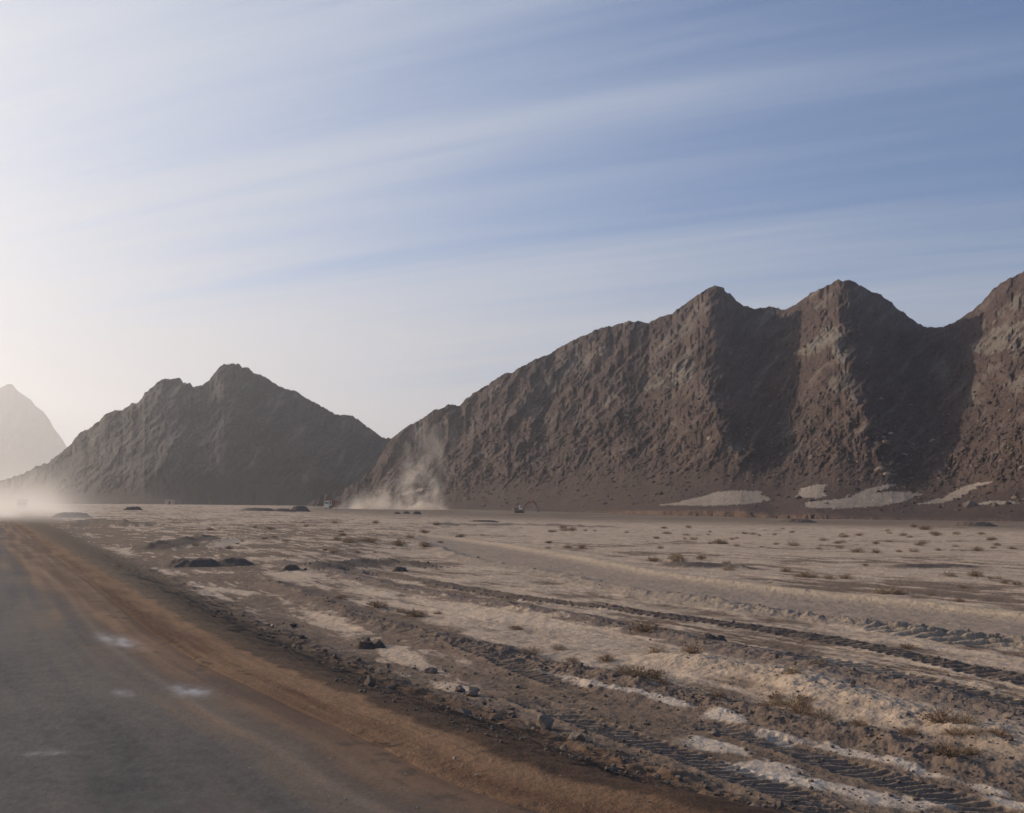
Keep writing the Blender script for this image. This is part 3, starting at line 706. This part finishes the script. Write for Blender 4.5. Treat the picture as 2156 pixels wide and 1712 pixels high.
Z6 = [(265,622,90),(390,645,70),(470,665,90),(590,655,60),(1080,880,140),(1300,912,90),(1480,905,120),(1750,890,110),(1730,1000,160),(1740,378,70),(1860,378,70),(1275,305,46),(1355,305,46),(1590,225,36),(1420,215,26),(1370,214,30),(120,278,70),(235,278,60),(385,292,80),(50,265,50),(520,305,60),(1690,762,120),(440,250,60),(75,580,90),(620,310,40),(900,180,20),(160,330,40),(30,330,40),(1230,850,70),(1000,735,50)]
spots = [(1377 + a * .3965, 1033 + b * .3965, c * .3965) for a, b, c in Z7] + [(689 + a * .3965, 1033 + b * .3965, c * .3965) for a, b, c in Z6]
for _ in range(44):
    a = rng.uniform(1150, 2200); b = 1105 + rng.gamma(2.0, 14) ; 
    if b < itp(a, LANE_TOP) - 6: spots.append((a, b, rng.uniform(9, 20)))
for _ in range(26):
    spots.append((rng.uniform(380, 1000), rng.uniform(1096, 1165), rng.uniform(9, 20)))
for _ in range(14):
    a = rng.uniform(1300, 2150); spots.append((a, itp(a, B1) - rng.uniform(5, 60), rng.uniform(25, 60)))
sp_ = np.array(spots); sx_, sy_ = at(sp_[:, 0], sp_[:, 1]); sz_ = ground_z(sx_, sy_)
special = {(575, 1170): 'wispy brown shrub leaning over the nearest gravel windrow', (1570, 1450): 'largest brown dry bush, near the lower right corner on the windrow',
           (1530, 1280): 'spreading dry shrub on the pale rim at right, left of its neighbour', (1660, 1300): 'dry shrub just right of the spreading one on the pale rim', (1830, 1372): 'small dark dry shrub at the lower right frame edge',
           (1070, 1262): 'bushy dry shrub on pale sand above the nearest windrow', (900, 1232): 'straw coloured shrub left of the bushy one above the nearest windrow', (1350, 840): 'tall wispy shrub behind the long tread track on the right',
           (870, 962): 'flat brown shrub growing on the second windrow', (1470, 553): 'lone dark shrub standing in pale sand above the graded lane', (1120, 400): 'tiny lone shrub on bare pale sand in the middle right'}
keys = {}
for kx, ky in special: keys[(round(1377 + kx * .3965), round(1033 + ky * .3965))] = special[(kx, ky)]
for i, (a, b, c) in enumerate(spots):
    o = bpy.data.objects.new('dry_shrub', SH[i % 6]); COL.objects.link(o)
    d = math.hypot(sx_[i], sy_[i]); s = max(.35, min(2.2, c * d / F / .80 * rng.uniform(.6, 1.25)))
    o.location = (sx_[i], sy_[i], sz_[i] - .02); o.scale = (s, s, s * rng.uniform(.7, 1.0)); o.rotation_euler = (0, 0, rng.uniform(0, 6.28))
    lab = keys.get((round(a), round(b)))
    if lab: tag(o, lab, 'shrub', 'dry desert shrubs'); continue
    side = 'below the long left ridge' if a < 1400 else 'below the first peak' if a < 1640 else 'below the middle peak' if a < 1900 else 'below the far right slope'
    if b < 1170 and a < 1080: l = 'small dry brown shrub on the churned mid plain ' + ('near the left hill' if a < 700 else 'left of the lone round boulder')
    elif b < 1130: l = 'tiny dry shrub on the farthest pale plain ' + side
    elif b < 1160: l = 'tiny dry shrub on the middle pale plain ' + side
    elif b < itp(a, LANE_TOP) + 4: l = 'small dry brown shrub above the graded lane ' + side
    elif b < itp(a, B2): l = 'dry shrub between the graded lane and the second windrow'
    elif a < 1300: l = 'dry brown shrub on pale sand left of the spreading rim shrub'
    elif b < itp(a, B1) - 30: l = 'dry brown shrub on the pale rim strip at right'
    else: l = 'dry brown shrub on the nearest gravel windrow'
    tag(o, l, 'shrub', l.replace('dry', 'dry', 1) + 's')

# ------------------------------------------------------------------ trees at the foot of the left hill
M_crown = plain_material('sparse_foliage', (.085, .07, .042), .95, var=.3, scale=2); M_trunk = plain_material('bark', (.10, .075, .055), .95)
def tree(px, d, h, label, seed):
    rg = np.random.default_rng(seed)
    rx, ry, _ = ray(px, 1056); x, y = float(rx * d), float(ry * d); z = float(plain(np.array([x]), np.array([y]))[0]) - .2
    r = bpy.data.objects.new('tree', None); COL.objects.link(r); r.location = (x, y, z); tag(r, label, 'tree', 'bare brown trees below the left hill')
    co = []; f = []
    def limb(p, q, a, b):
        k = len(co); dv = q - p; s = np.cross(dv, (0, 0, 1.0)); s = s / (np.linalg.norm(s) + 1e-6) if np.linalg.norm(s) > 1e-3 else np.array((1., 0, 0)); t = np.cross(dv, s); t /= np.linalg.norm(t)
        for c_, w_ in ((p, a), (q, b)):
            for j in range(6): co.append(c_ + w_ * (s * math.cos(j * 1.047) + t * math.sin(j * 1.047)))
        for j in range(6): f.append((k + j, k + (j + 1) % 6, k + 6 + (j + 1) % 6, k + 6 + j))
    limb(np.array((0, 0, 0.)), np.array((0, 0, h * .55)), .22, .12); limb(np.array((0, 0, h * .55)), np.array((0.1, 0, h * .95)), .12, .03)
    tips = []
    for i in range(16):
        z0 = h * rg.uniform(.18, .8); a = rg.uniform(0, 6.28); l = h * .20 * (1.2 - z0 / h)
        q = np.array((math.cos(a) * l, math.sin(a) * l, z0 + l * 1.3)); limb(np.array((0, 0, z0)), q, .07, .02); tips.append(q)
    mesh_from('trunk', np.array(co), np.array(f), M_trunk, True, parent=r)
    lc = []; lf = []
    for i in range(1500):
        t = tips[rg.integers(len(tips))] * rg.uniform(.5, 1.05) if rg.random() < .8 else np.array((0, 0, h * rg.uniform(.5, 1)))
        t = np.array((t[0], t[1], t[2] if t[2] > h * .15 else h * .3)); p = t + rg.normal(0, h * .045, 3); w = .16
        u_ = rg.normal(size=3); u_ /= np.linalg.norm(u_); v_ = np.cross(u_, rg.normal(size=3)); v_ /= np.linalg.norm(v_); k = len(lc)
        lc += [p - u_ * w, p + v_ * w, p + u_ * w, p - v_ * w]; lf.append((k, k + 1, k + 2, k + 3))
    mesh_from('crown', np.array(lc), np.array(lf), M_crown, False, parent=r)
tree(384, 670, 11, 'leftmost slim brown tree below the left hill, right of a small hut', 1)
tree(412, 665, 13, 'tallest slim tree in the row below the left hill', 2)
tree(444, 672, 9, 'low thin tree between two taller ones below the left hill', 3)
tree(497, 660, 12, 'broad brown tree standing alone below the highest point of the left hill', 4)
tree(534, 668, 8, 'small rounded tree right of the broad one below the left hill', 5)
tree(676, 620, 6, 'small tree just left of the dust-raising truck', 6)
tree(588, 650, 7, 'small tree between the spoil banks and the left hill', 7)

# ------------------------------------------------------------------ machines
import bmesh
def boxes(bm, items):
    for (x0, x1, y0, y1, z0, z1) in items:
        vs_ = [bm.verts.new((x, y, z)) for x in (x0, x1) for y in (y0, y1) for z in (z0, z1)]
        for q in ((0, 1, 3, 2), (4, 6, 7, 5), (0, 4, 5, 1), (2, 3, 7, 6), (0, 2, 6, 4), (1, 5, 7, 3)): bm.faces.new([vs_[i] for i in q])
def prism(bm, pts, y0, y1):
    a = [bm.verts.new((x, y0, z)) for x, z in pts]; b = [bm.verts.new((x, y1, z)) for x, z in pts]
    bm.faces.new(a); bm.faces.new(b[::-1])
    for i in range(len(pts)): j = (i + 1) % len(pts); bm.faces.new((a[j], a[i], b[i], b[j]))
def cyl(bm, c, r, y0, y1, n=18):
    prism(bm, [(c[0] + r * math.cos(2 * math.pi * i / n), c[1] + r * math.sin(2 * math.pi * i / n)) for i in range(n)], y0, y1)
def part(name, mat, parent, fn, bevel=.04):
    bm = bmesh.new(); fn(bm); bmesh.ops.recalc_face_normals(bm, faces=bm.faces)
    if bevel: bmesh.ops.bevel(bm, geom=list(bm.edges), offset=bevel, segments=1, affect='EDGES')
    me = bpy.data.meshes.new(name); bm.to_mesh(me); bm.free(); me.materials.append(mat)
    o = bpy.data.objects.new(name, me); COL.objects.link(o); o.parent = parent; return o
M_red = plain_material('red_paint', (.27, .07, .038), .6, var=.2); M_white = plain_material('white_paint', (.8, .78, .74), .35, var=.1)
M_black = plain_material('dark_rubber', (.03, .03, .03), .8); M_glass = plain_material('dark_glass', (.05, .06, .07), .08, var=.05, spec=.9)
M_steel = plain_material('worn_steel', (.25, .22, .20), .5, metal=.6); M_pale = plain_material('pale_paint', (.62, .54, .43), .4, var=.15)

def place(name, px, d, rot, label, cat, scale=1.0, z=None):
    rx, ry, _ = ray(px, 1056); x, y = float(rx * d), float(ry * d)
    r = bpy.data.objects.new(name, None); COL.objects.link(r)
    if z is None: z = float(ground_z([x], [y])[0])
    r.location = (x, y, z); r.rotation_euler = (0, 0, rot); r.scale = (scale,) * 3
    tag(r, label, cat); return r
# excavator: faces +x (to the right in the photograph)
r = place('excavator', 1094, 395, R(-6), 'red tracked excavator with white cab and arched boom at the foot of the big mountain', 'excavator', .95)
for y in (-1.25, .65):
    tr = part('track', M_black, r, lambda bm, y=y: prism(bm, [(-1.9, .35), (-1.6, .0), (1.6, 0), (1.9, .35), (1.6, .85), (-1.6, .85)], y, y + .6))
    part('sprocket', M_steel, tr, lambda bm, y=y: cyl(bm, (1.45, .42), .3, y - .03, y + .63), 0)
part('turntable', M_steel, r, lambda bm: boxes(bm, [(-.7, .7, -.7, .7, .7, 1.05)]))
part('engine_housing', M_red, r, lambda bm: prism(bm, [(-2.2, 1.05), (.9, 1.05), (.9, 1.35), (-.2, 1.95), (-2.0, 1.95), (-2.2, 1.6)], -1.2, 1.2))
part('counterweight', M_pale, r, lambda bm: prism(bm, [(-2.75, 1.1), (-2.22, 1.05), (-2.22, 1.75), (-2.6, 1.75)], -1.2, 1.2))
cb = part('cab', M_white, r, lambda bm: prism(bm, [(-.15, 1.2), (1.05, 1.2), (1.05, 2.0), (.75, 2.75), (-.15, 2.75)], -1.22, -.25))
part('window', M_glass, cb, lambda bm: prism(bm, [(.35, 1.95), (.98, 1.95), (.72, 2.62), (.35, 2.62)], -1.24, -.23), 0)
part('boom', M_red, r, lambda bm: prism(bm, [(.6, 1.15), (1.0, 1.1), (2.7, 3.2), (3.6, 3.75), (5.6, 3.85), (5.6, 4.2), (3.4, 4.3), (2.2, 3.6)], -.1, .35))
ar = part('arm', M_red, r, lambda bm: prism(bm, [(5.0, 4.9), (5.4, 4.95), (6.2, 3.6), (7.0, 1.6), (6.7, 1.5), (5.7, 3.4)], -.05, .3))
part('bucket', M_steel, r, lambda bm: prism(bm, [(6.6, 1.6), (7.1, 1.65), (7.5, 1.0), (7.1, .35), (6.3, .4), (6.2, .9)], -.5, .7))
part('hydraulic_ram', M_steel, r, lambda bm: prism(bm, [(1.2, 1.2), (1.35, 1.1), (3.0, 3.1), (2.85, 3.2)], .36, .5), .01)

def truck(px, d, rot, label, bodymat, cabmat, z=None, scale=1.0):
    r = place('dump_truck', px, d, rot, label, 'truck', scale, z)
    c = part('cab', cabmat, r, lambda bm: prism(bm, [(2.2, .9), (4.2, .9), (4.25, 1.9), (3.95, 3.0), (2.2, 3.1)], -1.2, 1.2))
    part('windscreen', M_glass, c, lambda bm: prism(bm, [(4.0, 1.95), (4.27, 1.95), (4.0, 2.85), (3.8, 2.85)], -1.05, 1.05), 0)
    for s in (-1, 1): part('window', M_glass, c, lambda bm, s=s: boxes(bm, [(2.7, 3.7, min(s * 1.18, s * 1.22), max(s * 1.18, s * 1.22), 1.95, 2.75)]), 0)
    part('bumper', M_white, r, lambda bm: boxes(bm, [(4.2, 4.4, -1.2, 1.2, .55, 1.0)]))
    for s in (-1, 1): part('headlight', M_pale, r, lambda bm, s=s: boxes(bm, [(4.27, 4.33, s * .85 - .18, s * .85 + .18, 1.1, 1.35)]), .02)
    part('chassis', M_black, r, lambda bm: boxes(bm, [(-4.2, 4.2, -.5, .5, .7, 1.0)]))
    part('dump_body', bodymat, r, lambda bm: prism(bm, [(-4.4, 1.6), (-3.8, 1.1), (2.0, 1.1), (2.0, 3.3), (2.7, 3.45), (2.7, 3.6), (-4.4, 3.0)], -1.3, 1.3))
    for x in (3.1, -1.9, -3.2):
        for s in (-1, 1):
            w = part('wheel', M_black, r, lambda bm, x=x, s=s: cyl(bm, (x, .52), .52, min(s * .8, s * 1.2), max(s * .8, s * 1.2)), .03)
            part('rim', M_steel, w, lambda bm, x=x, s=s: cyl(bm, (x, .52), .28, min(s * 1.1, s * 1.23), max(s * 1.1, s * 1.23)), 0)
    return r
truck(699, 455, R(-112), 'red dump truck with pale cab driving on the plain ahead of its long dust plume', M_red, M_pale, scale=1.0)
# on the road, far ahead, inside its own dust
rxx, ryy, _ = ray(48, 1056)
truck(46, 262, math.atan2(t0[1], t0[0]) + math.pi, 'pale truck coming along the road inside a cloud of dust at the left edge', M_pale, M_pale, z=0.02, scale=.85)
# hut
r = place('hut', 358, 690, R(8), 'tiny pinkish hut below the left hill, left of the trees', 'hut')
w = part('wall', plain_material('pink_plaster', (.5, .33, .26), .9), r, lambda bm: boxes(bm, [(-2.6, 2.6, -2, 2, -1, 2.7)]), .02)
part('door', M_black, w, lambda bm: boxes(bm, [(-.5, .5, -2.04, -2.0, 0, 2.0)]), 0)
part('roof', M_steel, r, lambda bm: prism(bm, [(-2.9, 2.7), (2.9, 2.7), (2.7, 3.0), (-2.9, 3.4)], -2.3, 2.3), .02)

# ------------------------------------------------------------------ dust and haze (air)
def vol_material(name, col, aniso, build):
    m = bpy.data.materials.new(name); m.use_nodes = True; T = NT(m.node_tree)
    d = build(T)
    pv = T.n('ShaderNodeVolumePrincipled', inp={'Color': tuple(col) + (1,), 'Anisotropy': aniso, 'Density': d})
    T.n('ShaderNodeOutputMaterial', inp={1: pv.outputs[0]}); return m
def box_obj(name, lo, hi, mat):
    bm = bmesh.new(); boxes(bm, [(lo[0], hi[0], lo[1], hi[1], lo[2], hi[2])]); bmesh.ops.recalc_face_normals(bm, faces=bm.faces)
    me = bpy.data.meshes.new(name); bm.to_mesh(me); bm.free(); me.materials.append(mat)
    o = bpy.data.objects.new(name, me); COL.objects.link(o); return o
def plume(T):
    p = T.n('ShaderNodeTexCoord').outputs['Object']; s = T.n('ShaderNodeSeparateXYZ', inp={0: p}); x, y, z = s.outputs
    nz = T.noise(T.n('ShaderNodeVectorMath', operation='MULTIPLY', inp={0: p, 1: (1, 1, .7)}).outputs[0], .16, 4, .6, .6)
    # top of the dust grows away from the truck (x = 0 at the truck, to 44 m)
    top = T.math('ADD', T.math('MULTIPLY', T.remap(x, 0, 46, 0, 1, False), 11.0), 1.2)
    a = T.math('POWER', 2.718, T.math('MULTIPLY', T.math('DIVIDE', z, top), -2.0))
    right = T.remap(x, 38, 50, 1, 0); leftm = T.remap(x, -1, 4, 0, 1)
    yy = T.remap(T.math('ABSOLUTE', y), 3, 7, 1, 0)
    base = T.math('MULTIPLY', T.math('MULTIPLY', a, T.math('MULTIPLY', right, leftm)), yy)
    # one taller wisp
    cx = T.math('ADD', T.math('MULTIPLY', z, .22), 33.0)
    wsp = T.math('POWER', 2.718, T.math('MULTIPLY', T.math('POWER', T.math('DIVIDE', T.math('SUBTRACT', x, cx), T.math('ADD', T.math('MULTIPLY', z, .12), 4.5)), 2.0), -1.0))
    wsp = T.math('MULTIPLY', T.math('MULTIPLY', wsp, yy), T.remap(z, 4, 36, .40, 0, False))
    d = T.math('ADD', T.math('MULTIPLY', base, 1.0), wsp)
    return T.math('MULTIPLY', T.math('MULTIPLY', d, T.remap(nz, .40, .66, 0.0, 1.0)), .42)
MV = vol_material('raised_dust', (.97, .88, .78), .5, plume)
ax_, ay_ = at(np.array([700.]), np.array([1079.]))
rx, ry, _ = ray(700, 1056); D0 = 452
o = box_obj('dust_plume', (-3, -8, -.5), (60, 8, 38), MV); o.location = (float(rx * D0), float(ry * D0), float(plain(np.array([rx * D0]), np.array([ry * D0]))[0])); o.rotation_euler = (0, 0, R(2))
tag(o, kind='stuff')
def roaddust(T):
    p = T.n('ShaderNodeTexCoord').outputs['Object']; s = T.n('ShaderNodeSeparateXYZ', inp={0: p}); x, y, z = s.outputs
    nz = T.noise(p, .13, 3, .55, .4)
    a = T.math('POWER', 2.718, T.math('MULTIPLY', z, -.36))
    ey_ = T.remap(T.math('ABSOLUTE', y), 5, 14, 1, 0); exx = T.math('MULTIPLY', T.remap(x, -110, 20, 0.0, 1), T.remap(x, 60, 100, 1, 0))
    d = T.math('MULTIPLY', T.math('MULTIPLY', a, ey_), exx)
    return T.math('MULTIPLY', T.math('MULTIPLY', d, T.remap(nz, .32, .62, .25, 1.0)), .062)
MR = vol_material('road_dust', (.93, .88, .83), .45, roaddust)
rx, ry, _ = ray(10, 1056); D1 = 225
o = box_obj('road_dust', (-110, -15, 0.05), (100, 15, 12), MR); o.location = (float(rx * D1), float(ry * D1), 0); o.rotation_euler = (0, 0, math.atan2(t0[1], t0[0])); tag(o, kind='stuff')

m = bpy.data.materials.new('haze'); m.use_nodes = True; T = NT(m.node_tree)
pv = T.n('ShaderNodeVolumePrincipled', inp={'Color': (.93, .92, .91, 1), 'Anisotropy': .65, 'Density': .00021}); T.n('ShaderNodeOutputMaterial', inp={1: pv.outputs[0]})
hz = box_obj('haze', (-8600, -300, -12), (11500, 7200, 640), m); tag(hz, kind='stuff')
print('done')
